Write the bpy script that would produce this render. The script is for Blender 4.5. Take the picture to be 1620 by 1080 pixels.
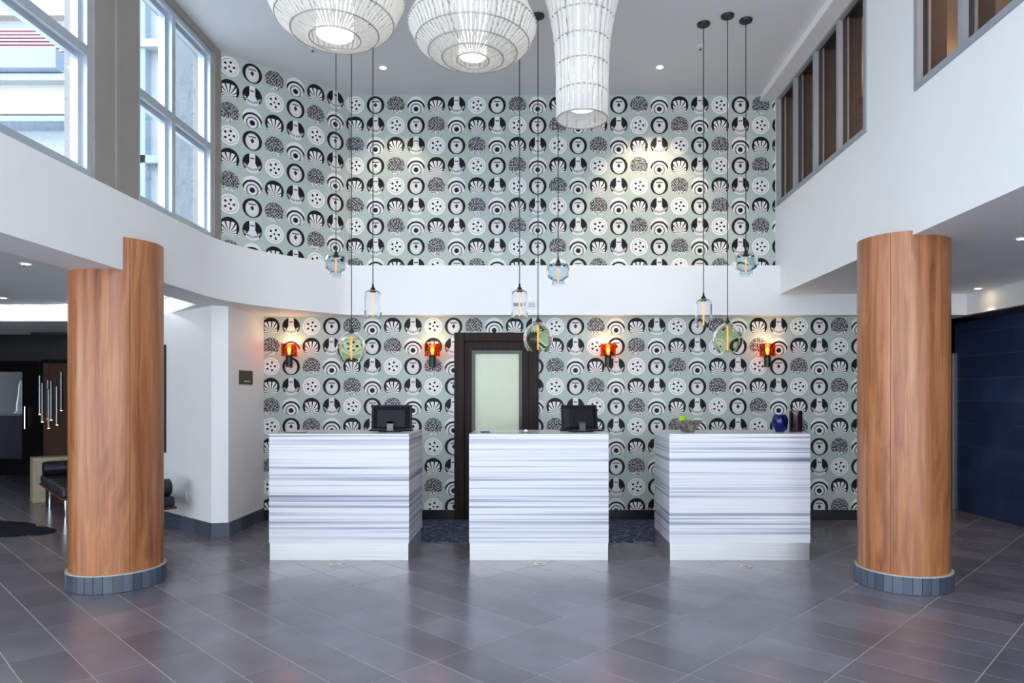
import bpy, math, random
from mathutils import Vector, Matrix
random.seed(7)
PI = math.pi
for o in list(bpy.data.objects): bpy.data.objects.remove(o, do_unlink=True)
SC = bpy.context.scene
COL = SC.collection

# ------------------------------------------------------------------ camera
F, CX, HY, EYE = 1100.0, 840.0, 627.0, 1.43          # 1620x1080 frame
cam_d = bpy.data.cameras.new('camera'); cam = bpy.data.objects.new('camera', cam_d); COL.objects.link(cam)
cam.location = (0, 0, EYE); cam.rotation_euler = (PI/2, 0, 0)
cam_d.sensor_width = 36; cam_d.lens = F/1620*36
cam_d.shift_x = (810-CX)/1620; cam_d.shift_y = (HY-540)/1620
cam_d.clip_end = 200; cam_d.clip_start = .02
SC.camera = cam
def px(x, y, Y):            # pixel + depth -> point
    return ((x-CX)*Y/F, Y, EYE-(y-HY)*Y/F)

# ------------------------------------------------------------------ world, exposure
W = bpy.data.worlds.new('world'); SC.world = W; W.use_nodes = True
bg = W.node_tree.nodes['Background']; bg.inputs[0].default_value = (.80, .90, 1.0, 1); bg.inputs[1].default_value = 3.2
vs = SC.view_settings; vs.view_transform = 'Standard'; vs.look = 'None'; vs.gamma = 1; vs.use_curve_mapping = False
vs.exposure = 0.80
def portal(loc, rot, sx, sy):
    d = bpy.data.lights.new('window_portal', 'AREA'); d.shape = 'RECTANGLE'; d.size = sx; d.size_y = sy
    d.cycles.is_portal = True
    o = bpy.data.objects.new('window_portal', d); COL.objects.link(o); o.location = loc; o.rotation_euler = rot
portal((-3.45, 6.25, 3.95), (0, -PI/2, 0), 1.9, 1.4)
portal((-3.45, 4.0, 3.95), (0, -PI/2, 0), 1.9, 2.1)
portal((-3.45, 1.2, 3.95), (0, -PI/2, 0), 1.9, 2.4)
portal((-.2, -1.5, 2.4), (PI/2, 0, 0), 5.6, 4.7)
portal((4.0, -1.5, 1.3), (PI/2, 0, 0), 2.7, 2.5)
portal((-6.3, -1.5, 1.25), (PI/2, 0, 0), 6.0, 2.4)

# ------------------------------------------------------------------ material helpers
def lin(c):                  # sRGB 0-255 -> linear
    return tuple(((v/255)/12.92 if v/255 <= .04045 else ((v/255+.055)/1.055)**2.4) for v in c)
class NT:
    def __init__(s, nt): s.t = nt
    def n(s, ty, **kw):
        nd = s.t.nodes.new(ty)
        for k, v in kw.items(): setattr(nd, k, v)
        return nd
    def link(s, a, b): s.t.links.new(a, b)
    def put(s, sock, v):
        if isinstance(v, E): s.link(v.o, sock)
        elif hasattr(v, 'node'): s.link(v, sock)
        else: sock.default_value = v
    def m(s, op, a, b=None, c=None):
        nd = s.n('ShaderNodeMath', operation=op)
        for i, v in enumerate((a, b, c)):
            if v is not None: s.put(nd.inputs[i], v)
        return E(s, nd.outputs[0])
class E:                     # tiny expression wrapper for math nodes
    def __init__(s, nt, o): s.nt, s.o = nt, o
    def __add__(s, b): return s.nt.m('ADD', s, b)
    __radd__ = __add__
    def __sub__(s, b): return s.nt.m('SUBTRACT', s, b)
    def __rsub__(s, b): return s.nt.m('SUBTRACT', b, s)
    def __mul__(s, b): return s.nt.m('MULTIPLY', s, b)
    __rmul__ = __mul__
    def __truediv__(s, b): return s.nt.m('DIVIDE', s, b)
    def lt(s, b): return s.nt.m('LESS_THAN', s, b)
    def gt(s, b): return s.nt.m('GREATER_THAN', s, b)
    def abs(s): return s.nt.m('ABSOLUTE', s)
    def floor(s): return s.nt.m('FLOOR', s)
    def sqrt(s): return s.nt.m('SQRT', s)
    def cos(s): return s.nt.m('COSINE', s)
    def max(s, b): return s.nt.m('MAXIMUM', s, b)
    def min(s, b): return s.nt.m('MINIMUM', s, b)
    def mod(s, b): return s.nt.m('FLOORED_MODULO', s, b)
MATS = {}
def new_mat(name):
    m = bpy.data.materials.new(name); m.use_nodes = True
    t = NT(m.node_tree); b = m.node_tree.nodes['Principled BSDF']; MATS[name] = m
    return m, t, b
def ramp(t, fac, stops, interp='LINEAR'):
    r = t.n('ShaderNodeValToRGB'); r.color_ramp.interpolation = interp
    e = r.color_ramp.elements
    while len(e) < len(stops): e.new(.5)
    for el, (p, c) in zip(e, stops): el.position = p; el.color = (*c, 1)
    t.put(r.inputs[0], fac); return r.outputs[0]
def noise(t, vec, scale, detail=4, rough=.5, dist=0):
    n = t.n('ShaderNodeTexNoise'); n.inputs['Scale'].default_value = scale; n.inputs['Detail'].default_value = detail
    n.inputs['Roughness'].default_value = rough; n.inputs['Distortion'].default_value = dist
    if vec is not None: t.link(vec, n.inputs['Vector'])
    return n.outputs['Fac']
def mapped(t, src, scale=(1, 1, 1), loc=(0, 0, 0), rot=(0, 0, 0)):
    mp = t.n('ShaderNodeMapping'); t.link(src, mp.inputs[0])
    mp.inputs['Scale'].default_value = scale; mp.inputs['Location'].default_value = loc; mp.inputs['Rotation'].default_value = rot
    return mp.outputs[0]
def bump(t, b, h, strength=.1, dist=.01):
    bp = t.n('ShaderNodeBump'); bp.inputs['Strength'].default_value = strength; bp.inputs['Distance'].default_value = dist
    t.put(bp.inputs['Height'], h); t.link(bp.outputs[0], b.inputs['Normal'])
def plain(name, col, rough=.6, metal=0, var=.04, scale=6, bumps=0, spec=.5, emit=None, es=0, sheen=0):
    m, t, b = new_mat(name)
    pos = t.n('ShaderNodeTexCoord').outputs['Object']
    f = noise(t, pos, scale, 4)
    t.link(ramp(t, f, [(.3, tuple(max(0, c*(1-var)) for c in col)), (.7, tuple(min(1, c*(1+var)) for c in col))]), b.inputs['Base Color'])
    b.inputs['Roughness'].default_value = rough; b.inputs['Metallic'].default_value = metal
    b.inputs['Specular IOR Level'].default_value = spec
    if bumps: bump(t, b, noise(t, pos, scale*20, 3), bumps, .004)
    if emit:
        b.inputs['Emission Color'].default_value = (*emit, 1); b.inputs['Emission Strength'].default_value = es
    return m
def clear_glass(name, tint=(1, 1, 1), refl=1.0):     # pane: see-through plus mirror reflection by fresnel
    m, t, b = new_mat(name); nt = m.node_tree; nt.nodes.remove(b)
    out = nt.nodes['Material Output']
    tr = t.n('ShaderNodeBsdfTransparent'); tr.inputs[0].default_value = (*tint, 1)
    gl = t.n('ShaderNodeBsdfGlossy'); gl.inputs['Roughness'].default_value = .02
    fr = t.n('ShaderNodeFresnel')                     # same ior from either side of the thin pane
    ge = t.n('ShaderNodeNewGeometry'); t.put(fr.inputs[0], t.m('SUBTRACT', 1.45, t.m('MULTIPLY', ge.outputs['Backfacing'], 1.45-1/1.45)))
    mx = t.n('ShaderNodeMixShader'); t.put(mx.inputs[0], t.m('MULTIPLY', fr.outputs[0], refl)); t.link(tr.outputs[0], mx.inputs[1]); t.link(gl.outputs[0], mx.inputs[2])
    t.link(mx.outputs[0], out.inputs[0]); return m
def solid_glass(name, col, rough=0.0, ior=1.45):
    m, t, b = new_mat(name)
    f = noise(t, t.n('ShaderNodeTexCoord').outputs['Object'], 9)
    t.link(ramp(t, f, [(.3, tuple(c*.95 for c in col)), (.7, col)]), b.inputs['Base Color'])
    b.inputs['Transmission Weight'].default_value = 1; b.inputs['Roughness'].default_value = rough; b.inputs['IOR'].default_value = ior
    return m
def emitter(name, col, s):
    m, t, b = new_mat(name)
    b.inputs['Base Color'].default_value = (*col, 1)
    b.inputs['Emission Color'].default_value = (*col, 1); b.inputs['Emission Strength'].default_value = s
    return m

# ------------------------------------------------------------------ wallpaper (generic round medallions, no figures)
def motif_group():
    g = bpy.data.node_groups.new('medallion_print', 'ShaderNodeTree')
    g.interface.new_socket('U', in_out='INPUT', socket_type='NodeSocketFloat')
    g.interface.new_socket('V', in_out='INPUT', socket_type='NodeSocketFloat')
    g.interface.new_socket('Color', in_out='OUTPUT', socket_type='NodeSocketColor')
    t = NT(g); gi = t.n('NodeGroupInput'); go = t.n('NodeGroupOutput')
    U, V = E(t, gi.outputs[0]), E(t, gi.outputs[1])
    iu, iv = (U+.5).floor(), (V+.5).floor()
    x, y = U-iu, iv-V                                   # V runs downward, y up
    ty = (iu+iv*4.0).mod(6.0)
    def L(a, b): return (a*a+b*b).sqrt()
    r = L(x, y)
    th = t.m('ARCTAN2', y, x)
    inside = r.lt(.435)
    cmb = t.n('ShaderNodeCombineXYZ'); t.link(U.o, cmb.inputs[0]); t.link(V.o, cmb.inputs[1])
    fine = E(t, noise(t, cmb.outputs[0], 14, 3))
    hatch = ((x+y)*70.0).cos()*.12
    # 0: pale disc, small dark petals round a dot
    g0 = .95-((r-.2).abs().lt(.055)*((th*5.0).cos().gt(.35)))*.85-r.lt(.045)*.85-((r-.34).abs().lt(.012))*.35
    # 1: dark rim, pale upright oval with a diamond
    ov = L(x/.30, (y+.03)/.36)
    g1 = .06+ov.lt(1.0)*(.88-ov*.15+hatch*.4)-((x.abs()*1.3+y.abs()).lt(.12))*.75-((y-.17).abs().lt(.025)*x.abs().lt(.16))*.65
    # 2: grey patchwork
    ck = ((U*47.0).cos()*(V*39.0).cos()).gt(.1)
    g2 = .06+ck*.22+fine.gt(.5)*.45+(y+.25).lt(0.0)*.35
    # 3: pale disc with nested arcs
    rr = L(x, y+.2)
    g3 = .92-rr.lt(.12)*.8-((rr-.25).abs().lt(.03))*.55-((rr-.42).abs().lt(.045))*.8+hatch*.3
    # 4: dark disc with pale shell fan
    rf = L(x, y+.3); tf = t.m('ARCTAN2', y+.3, x)
    fan = rf.lt(.56)*((tf*15.0).cos().gt(-.55))*(x.abs().lt(.31))*y.lt(.24)
    g4 = .07+fan*(.85+hatch*.5)
    # 5: dark disc, pale flared column, bead arc
    colm = x.abs().lt((0.02-y).max(0.0)*.55+.13)
    rb = L(x, y-.08)
    bead = ((rb-.37).abs().lt(.05))*(y.lt(-.05))
    g5 = .07+(colm.max(bead))*(.82+hatch)-bead*((th*26.0).cos().gt(.1))*.7-((y-.22).abs().lt(.03)*x.abs().lt(.09))*.6
    tot = None
    for k, gk in enumerate((g0, g1, g2, g3, g4, g5)):
        sel = (ty-float(k)).abs().lt(.5)*gk
        tot = sel if tot is None else tot+sel
    tot = tot.max(.02).min(.97)
    print_c = ramp(t, tot, [(0, (.006, .006, .009)), (.16, (.010, .010, .013)), (.5, (.20, .20, .21)), (1, (.86, .85, .82))])
    mix = t.n('ShaderNodeMix', data_type='RGBA'); t.link(inside.o, mix.inputs[0])
    mix.inputs[6].default_value = (*lin((176, 186, 178)), 1); t.link(print_c, mix.inputs[7])
    t.link(mix.outputs[2], go.inputs[0])
    return g
MOTIF = motif_group()
def wallpaper(name, dirx, diry, u_at, base, pu, z0, pv):
    """u runs along (dirx, diry) from point base where u = u_at (metres); rows run down from z0"""
    m, t, b = new_mat(name)
    sp = t.n('ShaderNodeSeparateXYZ'); t.link(t.n('ShaderNodeNewGeometry').outputs['Position'], sp.inputs[0])
    X, Y, Z = (E(t, sp.outputs[i]) for i in range(3))
    u = ((X-base[0])*dirx+(Y-base[1])*diry+u_at)/pu
    v = (z0-Z)/pv
    gn = t.n('ShaderNodeGroup'); gn.node_tree = MOTIF
    t.link(u.o, gn.inputs[0]); t.link(v.o, gn.inputs[1]); t.link(gn.outputs[0], b.inputs['Base Color'])
    b.inputs['Roughness'].default_value = .5; b.inputs['Specular IOR Level'].default_value = .2
    return m
wallpaper('paper_lower', 1, 0, 0, (.281, 0), .2357, 2.244, .2325)
wallpaper('paper_upper', 1, 0, 0, (-2.039, 0), .2352, 4.81, .2346)
wallpaper('paper_diag', .737, .676, -.061, (-2.1, 8.04), .2352, 4.81, .2346)

# ------------------------------------------------------------------ materials
plain('white_paint', (.82, .82, .82), .55, var=.015, scale=2)
plain('ceiling_paint', (.70, .70, .71), .7, var=.01, scale=2)
plain('taupe_paint', lin((150, 142, 136)), .6, var=.03)
plain('black_base', (.008, .007, .007), .3)
plain('aluminium', (.55, .60, .66), .35, .6, .03)
plain('window_grey', lin((150, 155, 162)), .45, .1, .03)
plain('dark_fin', lin((62, 54, 54)), .5, 0, .06)
plain('silver_bead', (.30, .30, .31), .5, .3)
plain('corridor_brown', lin((92, 62, 48)), .7, 0, .1)
plain('dark_wall', lin((60, 58, 62)), .6, 0, .06)
plain('black_metal', (.006, .006, .007), .4)
plain('cord_black', (.012, .012, .014), .5)
plain('chrome', (.75, .76, .78), .12, 1)
plain('tube_metal', (.16, .17, .19), .3, 1)
plain('black_leather', (.012, .014, .022), .32, 0, .2, 30, .2)
plain('red_wood', lin((92, 36, 32)), .4, 0, .15)
plain('plastic_white', (.8, .8, .78), .35)
plain('monitor_black', (.006, .007, .010), .5, spec=.2)
plain('monitor_grey', (.09, .09, .10), .3, .3)
plain('plaque_dark', lin((64, 46, 34)), .35, .3)
plain('plaque_light', (.55, .5, .45), .4)
plain('grille_grey', (.25, .27, .3), .5)
plain('ext_white', (.36, .37, .38), .8, 0, .04, 1)
plain('ext_cream', (.39, .37, .31), .8, 0, .05, 1)
plain('ext_grey', lin((140, 152, 166)), .8, 0, .05, 1)
plain('ext_red', lin((186, 142, 148)), .7)
plain('ext_glass', lin((110, 135, 150)), .1)
plain('fabric_strip', (.66, .655, .64), .8, 0, .03, 30)
plain('ring_wire', (.38, .36, .33), .4, .5)
plain('apple_green', lin((150, 190, 40)), .3, 0, .12, 12)
plain('stem_brown', lin((80, 55, 30)), .7)
plain('pen_blue', lin((30, 60, 110)), .3)
plain('console_wood', lin((180, 168, 140)), .6, 0, .2, 14)
plain('hide_black', (.006, .008, .016), .8, 0, .5, 8, .4, spec=.15)
plain('art_black', (.01, .01, .012), .25)
plain('brass', lin((190, 170, 130)), .3, .9)
plain('trim_metal', (.55, .53, .5), .3, .9)
clear_glass('window_glass', (.93, .97, 1.0))
clear_glass('dark_glass', (.85, .87, .90), .25)
solid_glass('glass_clear', (.97, .98, 1.0), 0, 1.18)
solid_glass('glass_green', (.86, .93, .74), 0, 1.2)
solid_glass('glass_smoke', (.78, .87, .90), 0, 1.2)
solid_glass('glass_blue', (.02, .10, .55), .02)
solid_glass('glass_purple', (.22, .12, .16), .03)
emitter('filament', (1.0, .24, .05), 1.1)
emitter('bulb_warm', (1.0, .55, .18), 5)
emitter('lamp_core', (1.0, .94, .86), 1.5)
emitter('lamp_core_dim', (1.0, .96, .90), .5)
emitter('downlight_glow', (1.0, .80, .55), 25)
emitter('tube_tip', (1.0, .55, .2), 8)
emitter('amber_lamp', (1.0, .55, .15), 12)
m, t, b = new_mat('frosted_pane')
b.inputs['Base Color'].default_value = (*lin((205, 218, 200)), 1); b.inputs['Roughness'].default_value = .35
f = noise(t, t.n('ShaderNodeTexCoord').outputs['Object'], 3)
t.link(ramp(t, f, [(.2, lin((198, 206, 176))), (.8, lin((210, 218, 194)))]), b.inputs['Base Color'])
# amber sconce glass
clear_glass('glass_amber', (.80, .46, .20))
# floor tile: colour keyed to the tile grid cell so each tile differs
TA = math.radians(44.2); D1 = (math.sin(TA), math.cos(TA)); D2 = (-math.cos(TA), math.sin(TA))
TU0, TU, TV0, TV = 4.469, .268, 1.372, .541
def tile_mat(name, base, rough, cell=True):
    m, t, b = new_mat(name)
    pos = t.n('ShaderNodeNewGeometry').outputs['Position']
    sp = t.n('ShaderNodeSeparateXYZ'); t.link(pos, sp.inputs[0])
    X, Y, Z = (E(t, sp.outputs[i]) for i in range(3))
    cb = t.n('ShaderNodeCombineXYZ')
    if cell:
        cu = ((X*D1[0]+Y*D1[1]-TU0)/TU).floor(); cv = ((X*D2[0]+Y*D2[1]-TV0)/TV).floor()
    else:
        cu = (Y/.53).floor(); cv = (Z/.275).floor()
    t.link(cu.o, cb.inputs[0]); t.link(cv.o, cb.inputs[1])
    wn = t.n('ShaderNodeTexWhiteNoise', noise_dimensions='2D'); t.link(cb.outputs[0], wn.inputs['Vector'])
    pos = mapped(t, pos, (1, 1, 1), (.31, .17, .413))
    cloud = E(t, noise(t, pos, 2.2, 5, .5, 0))
    k = cloud*.75+E(t, wn.outputs[0])*.25
    t.link(ramp(t, k, [(.25, tuple(c*.7 for c in base)), (.5, base), (.78, tuple(c*1.45 for c in base))]), b.inputs['Base Color'])
    b.inputs['Roughness'].default_value = rough
    return m
tile_mat('floor_tile', lin((107, 103, 112)), .23)
tile_mat('wall_tile', lin((44, 58, 88)), .35, False)
plain('grout', lin((176, 170, 164)), .8)
m, t, b = new_mat('slate_base')
oi = t.n('ShaderNodeObjectInfo')
t.link(ramp(t, oi.outputs['Random'], [(0, lin((58, 66, 78))), (1, lin((84, 94, 108)))]), b.inputs['Base Color']); b.inputs['Roughness'].default_value = .35
# striped marble
m, t, b = new_mat('striped_marble')
pos = t.n('ShaderNodeNewGeometry').outputs['Position']
a = E(t, noise(t, mapped(t, pos, (.16, .16, 26)), 1, 3, .6, .12))
c = E(t, noise(t, mapped(t, pos, (.4, .4, 95), (3, 1, 7)), 1, 2, .5, .1))
lo = E(t, noise(t, mapped(t, pos, (.1, .1, 8), (1, 5, 2)), 1, 2, .5, .1))
k = a*.55+c*.22+lo*.23
t.link(ramp(t, k, [(.30, lin((84, 88, 104))), (.39, lin((122, 126, 144))), (.44, lin((172, 174, 188))), (.50, lin((212, 211, 216))), (.57, lin((206, 204, 208))), (.62, lin((140, 143, 160))), (.70, lin((186, 187, 198)))]), b.inputs['Base Color'])
b.inputs['Roughness'].default_value = .22
# brushed steel
m, t, b = new_mat('brushed_steel')
pos = t.n('ShaderNodeTexCoord').outputs['Object']
k = noise(t, mapped(t, pos, (1.2, 1.2, 220)), 1, 3)
t.link(ramp(t, k, [(.3, (.50, .50, .51)), (.7, (.62, .61, .60))]), b.inputs['Base Color'])
b.inputs['Metallic'].default_value = .9; b.inputs['Roughness'].default_value = .42
# walnut veneer on the columns
m, t, b = new_mat('walnut')
pos = t.n('ShaderNodeTexCoord').outputs['Object']
warp = noise(t, mapped(t, pos, (2.2, 2.2, .55)), 1, 3, .5, .4)
wv = t.n('ShaderNodeVectorMath', operation='MULTIPLY_ADD')
t.link(pos, wv.inputs[0]); wv.inputs[1].default_value = (1, 1, 1)
sc = t.n('ShaderNodeVectorMath', operation='SCALE'); cbn = t.n('ShaderNodeCombineXYZ')
t.link(warp, cbn.inputs[0]); t.link(warp, cbn.inputs[1]); t.link(cbn.outputs[0], sc.inputs[0]); sc.inputs['Scale'].default_value = .35
t.link(sc.outputs[0], wv.inputs[2])
g1 = E(t, noise(t, mapped(t, wv.outputs[0], (16, 16, .5)), 1, 5, .6))
g2 = E(t, noise(t, mapped(t, pos, (110, 110, 2.2)), 1, 3, .6))
k = g1*.72+g2*.28
t.link(ramp(t, k, [(.28, lin((96, 52, 30))), (.42, lin((140, 84, 50))), (.55, lin((168, 108, 68))), (.72, lin((190, 132, 90)))]), b.inputs['Base Color'])
b.inputs['Roughness'].default_value = .36
bump(t, b, g2, .06, .003)
# espresso door wood
m, t, b = new_mat('espresso')
pos = t.n('ShaderNodeTexCoord').outputs['Object']
k = noise(t, mapped(t, pos, (30, 30, 1.5)), 1, 4, .6)
t.link(ramp(t, k, [(.3, lin((22, 13, 10))), (.7, lin((44, 28, 22)))]), b.inputs['Base Color']); b.inputs['Roughness'].default_value = .4; b.inputs['Specular IOR Level'].default_value = .12
# patterned carpet
m, t, b = new_mat('carpet')
pos = t.n('ShaderNodeTexCoord').outputs['Object']
vo = t.n('ShaderNodeTexVoronoi', feature='DISTANCE_TO_EDGE'); vo.inputs['Scale'].default_value = 9
t.link(mapped(t, pos, (1, 1.6, 1), (0, 0, 0), (0, 0, .6)), vo.inputs['Vector'])
t.link(ramp(t, vo.outputs['Distance'], [(.02, lin((92, 100, 130))), (.08, lin((34, 38, 66)))]), b.inputs['Base Color'])
b.inputs['Roughness'].default_value = .95
bump(t, b, noise(t, pos, 300, 2), .4, .004)
# hammered bronze-silver
m, t, b = new_mat('bowl_metal')
pos = t.n('ShaderNodeTexCoord').outputs['Object']
k = noise(t, mapped(t, pos, (40, 40, 14)), 1, 3)
t.link(ramp(t, k, [(.3, lin((90, 74, 66))), (.7, lin((196, 184, 176)))]), b.inputs['Base Color'])
b.inputs['Metallic'].default_value = .8; b.inputs['Roughness'].default_value = .25
# fabric of the big lamps lets light through
m = MATS['fabric_strip']; t = NT(m.node_tree); b = m.node_tree.nodes['Principled BSDF']
tl = t.n('ShaderNodeBsdfTranslucent'); tl.inputs[0].default_value = (.8, .78, .74, 1)
mx = t.n('ShaderNodeMixShader'); mx.inputs[0].default_value = .35
t.link(b.outputs[0], mx.inputs[1]); t.link(tl.outputs[0], mx.inputs[2]); t.link(mx.outputs[0], m.node_tree.nodes['Material Output'].inputs[0])

# ------------------------------------------------------------------ mesh helpers
class MB:
    def __init__(s): s.v = []; s.f = []
    def raw(s, vs, fs):
        o = len(s.v); s.v += [tuple(p) for p in vs]; s.f += [tuple(i+o for i in f) for f in fs]; return s
    def box(s, x0, x1, y0, y1, z0, z1, M=None):
        vs = [(x0, y0, z0), (x1, y0, z0), (x1, y1, z0), (x0, y1, z0), (x0, y0, z1), (x1, y0, z1), (x1, y1, z1), (x0, y1, z1)]
        if M is not None: vs = [M @ Vector(p) for p in vs]
        return s.raw(vs, [(0, 3, 2, 1), (4, 5, 6, 7), (0, 1, 5, 4), (1, 2, 6, 5), (2, 3, 7, 6), (3, 0, 4, 7)])
    def prism(s, poly, z0, z1):          # poly counter-clockwise seen from above
        n = len(poly)
        a = sum(poly[i][0]*poly[(i+1) % n][1]-poly[(i+1) % n][0]*poly[i][1] for i in range(n))
        if a < 0: poly = poly[::-1]
        vs = [(x, y, z0) for x, y in poly]+[(x, y, z1) for x, y in poly]
        fs = [tuple(range(n-1, -1, -1)), tuple(range(n, 2*n))]+[(i, (i+1) % n, n+(i+1) % n, n+i) for i in range(n)]
        return s.raw(vs, fs)
    def lathe(s, prof, n=32, c=(0, 0, 0), closed=False, wob=None, cap=False):
        vs = []; fs = []; k = len(prof)
        for i in range(n):
            a = 2*PI*i/n
            for j, (r, z) in enumerate(prof):
                w = wob(a, j, r) if wob else 1
                vs.append((c[0]+r*w*math.cos(a), c[1]+r*w*math.sin(a), c[2]+z))
        for i in range(n):
            i2 = (i+1) % n
            for j in range(k if closed else k-1):
                j2 = (j+1) % k
                fs.append((i*k+j, i2*k+j, i2*k+j2, i*k+j2))
        if cap:
            fs.append(tuple(i*k for i in range(n-1, -1, -1))); fs.append(tuple(i*k+k-1 for i in range(n)))
        return s.raw(vs, fs)
    def torus(s, R, r, z=0, n=40, k=6, c=(0, 0)):
        return s.lathe([(R+r*math.cos(2*PI*j/k), z+r*math.sin(2*PI*j/k)) for j in range(k)], n, (c[0], c[1], 0), closed=True)
    def tube(s, pts, r, n=8, cap=True):
        pts = [Vector(p) for p in pts]; vs = []; fs = []
        rs = r if isinstance(r, (list, tuple)) else [r]*len(pts)
        for i, p in enumerate(pts):
            d = (pts[min(i+1, len(pts)-1)]-pts[max(i-1, 0)]).normalized()
            a = d.orthogonal().normalized(); b2 = d.cross(a)
            for j in range(n):
                th = 2*PI*j/n
                vs.append(p+a*rs[i]*math.cos(th)+b2*rs[i]*math.sin(th))
        for i in range(len(pts)-1):
            for j in range(n):
                fs.append((i*n+j, i*n+(j+1) % n, (i+1)*n+(j+1) % n, (i+1)*n+j))
        if cap: fs.append(tuple(range(n-1, -1, -1))); fs.append(tuple((len(pts)-1)*n+j for j in range(n)))
        return s.raw(vs, fs)
    def mesh(s, name, mat, smooth=False):
        me = bpy.data.meshes.new(name); me.from_pydata(s.v, [], s.f); me.update()
        me.materials.append(MATS[mat] if isinstance(mat, str) else mat)
        if smooth:
            me.polygons.foreach_set('use_smooth', [True]*len(me.polygons))
            me.set_sharp_from_angle(angle=math.radians(40))
        return me
    def build(s, name, mat, parent=None, smooth=False, bevel=0, loc=None):
        o = bpy.data.objects.new(name, s.mesh(name, mat, smooth)); COL.objects.link(o)
        if parent is not None: o.parent = parent
        if loc is not None: o.location = loc
        if bevel:
            md = o.modifiers.new('bevel', 'BEVEL'); md.width = bevel; md.segments = 2; md.limit_method = 'ANGLE'
        return o
def B(name, mat, parent, x0, x1, y0, y1, z0, z1, bevel=0, M=None):
    return MB().box(min(x0, x1), max(x0, x1), min(y0, y1), max(y0, y1), min(z0, z1), max(z0, z1), M).build(name, mat, parent, bevel=bevel)
def tag(o, label, cat, group=None):
    o['label'] = label; o['category'] = cat
    if group: o['group'] = group
    return o
def thing(name, loc, label, cat, rz=0, group=None):
    o = bpy.data.objects.new(name, None); COL.objects.link(o); o.empty_display_size = .1
    o.location = loc; o.rotation_euler = (0, 0, rz)
    return tag(o, label, cat, group)
def struct(o, label=None):
    o['kind'] = 'structure'
    if label: o['label'] = label
    return o
def sbox(name, mat, *a, label=None): return struct(B(name, mat, None, *a), label)
def share(name, me, parent, M=None, loc=None):
    o = bpy.data.objects.new(name, me); COL.objects.link(o); o.parent = parent
    if M is not None: o.matrix_local = M
    if loc is not None: o.location = loc
    return o

# ------------------------------------------------------------------ floor with single tiles
floor = sbox('floor', 'grout', -9.6, 5.7, -1.6, 13.0, -.12, -.0011, label='dark grey rectangular floor tiles laid diagonally with pale joints')
g = .0026
tile_me = MB()
tz0, tz1 = -.0012, 0.0
def tq(u0, u1, v0, v1): return [(u*D1[0]+v*D2[0], u*D1[1]+v*D2[1]) for u, v in ((u0, v0), (u1, v0), (u1, v1), (u0, v1))]
def in_floor(x, y): return -9.5 < x < 5.62 and -1.3 < y < 12.7
cells = []
for i in range(-60, 80):
    for j in range(-60, 80):
        u, v = TU0+(i+.5)*TU, TV0+(j+.5)*TV
        x, y = u*D1[0]+v*D2[0], u*D1[1]+v*D2[1]
        if not in_floor(x, y): continue
        if y > 8.35 and -3.5 < x < 3.7: continue            # rooms behind the wall
        sx = sy = -1
        if y > .6: sx, sy = CX+F*x/y, HY+F*EYE/y
        vis = -30 < sx < 1650 and 0 < sy < 1110
        if vis and (425 < sx < 1282 and y > 6.1): vis = False
        cells.append((not vis, y, u, v, x, y))
cells.sort()
me = MB().box(-TU/2+g, TU/2-g, -TV/2+g, TV/2-g, tz0, tz1).mesh('floor_tile', 'floor_tile')
rest = MB(); R = Matrix(((D1[0], D2[0], 0, 0), (D1[1], D2[1], 0, 0), (0, 0, 1, 0), (0, 0, 0, 1)))
for k, (nv, _, u, v, x, y) in enumerate(cells):
    if k < 300: share('floor_tile', me, floor, Matrix.Translation((x, y, 0)) @ R)
    else: rest.box(-TU/2+g, TU/2-g, -TV/2+g, TV/2-g, tz0, tz1, Matrix.Translation((x, y, 0)) @ R)
o = rest.build('floor_tile_field', 'floor_tile', floor); o['kind'] = 'stuff'

# ------------------------------------------------------------------ room shell
SOF, RSOF, BT, CEIL, YB = 2.356, 2.594, 2.92, 4.93, 8.067
ceil = struct(MB().prism([(-3.4, -1.4), (4.6, -1.4), (4.6, 8.3), (-3.4, 8.3)], CEIL, 5.05).build('ceiling', 'ceiling_paint'))
# lower papered wall in three pieces round the door
DX0, DX1, DZ = -.887, .088, 2.17
wb = MB()
wb.box(-3.1, DX0, YB, 8.25, 0, SOF).box(DX1, 4.116, YB, 8.25, 0, SOF).box(DX0, DX1, YB, 8.25, DZ, SOF)
struct(wb.build('wall_back', 'paper_lower'), 'wall papered with black and white round medallions on sage green')
sbox('wall_back_upper', 'paper_upper', -2.1, 2.95, YB, 8.25, BT, CEIL, label='upper wall papered with round medallions on sage green')
nx, ny = -.676, .737
struct(MB().prism([(-3.15, 7.07), (-2.1, 8.04), (-2.1, 8.25), (-2.25, 8.25), (-3.15+nx*.2, 7.07+ny*.2)], BT, CEIL).build('wall_back_angled', 'paper_diag'), 'angled papered wall beside the tall window')
# white band over the desks, and its angled corner
sbox('wall_back_bulkhead', 'white_paint', -1.97, 2.84, 7.9, 8.25, SOF, BT, label='plain white band between the papered walls')
sbox('wall_right_fascia', 'white_paint', 2.84, 4.95, 7.9, 8.25, SOF, RSOF)
def fillet(p, c, q, d, n):          # arc-like corner from p-c to c-q starting d from the corner
    p, c, q = Vector(p), Vector(c), Vector(q)
    a = c+(p-c).normalized()*d; b_ = c+(q-c).normalized()*d
    return [tuple(a*(1-u)**2+c*2*u*(1-u)+b_*u*u) for u in [k/n for k in range(n+1)]]
cp = [(-2.99, 6.2)]+fillet((-2.99, 6.2), (-2.99, 6.93), (-2.05, 7.9), .6, 12)+fillet((-2.99, 6.93), (-2.09, 7.9), (-1.9, 7.9), .12, 4)
struct(MB().prism(cp+[(cp[-1][0], 8.25), (-3.37, 8.25), (-3.37, 6.2)], SOF, BT).build('wall_left_corner_bulkhead', 'white_paint', None, True))
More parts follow.
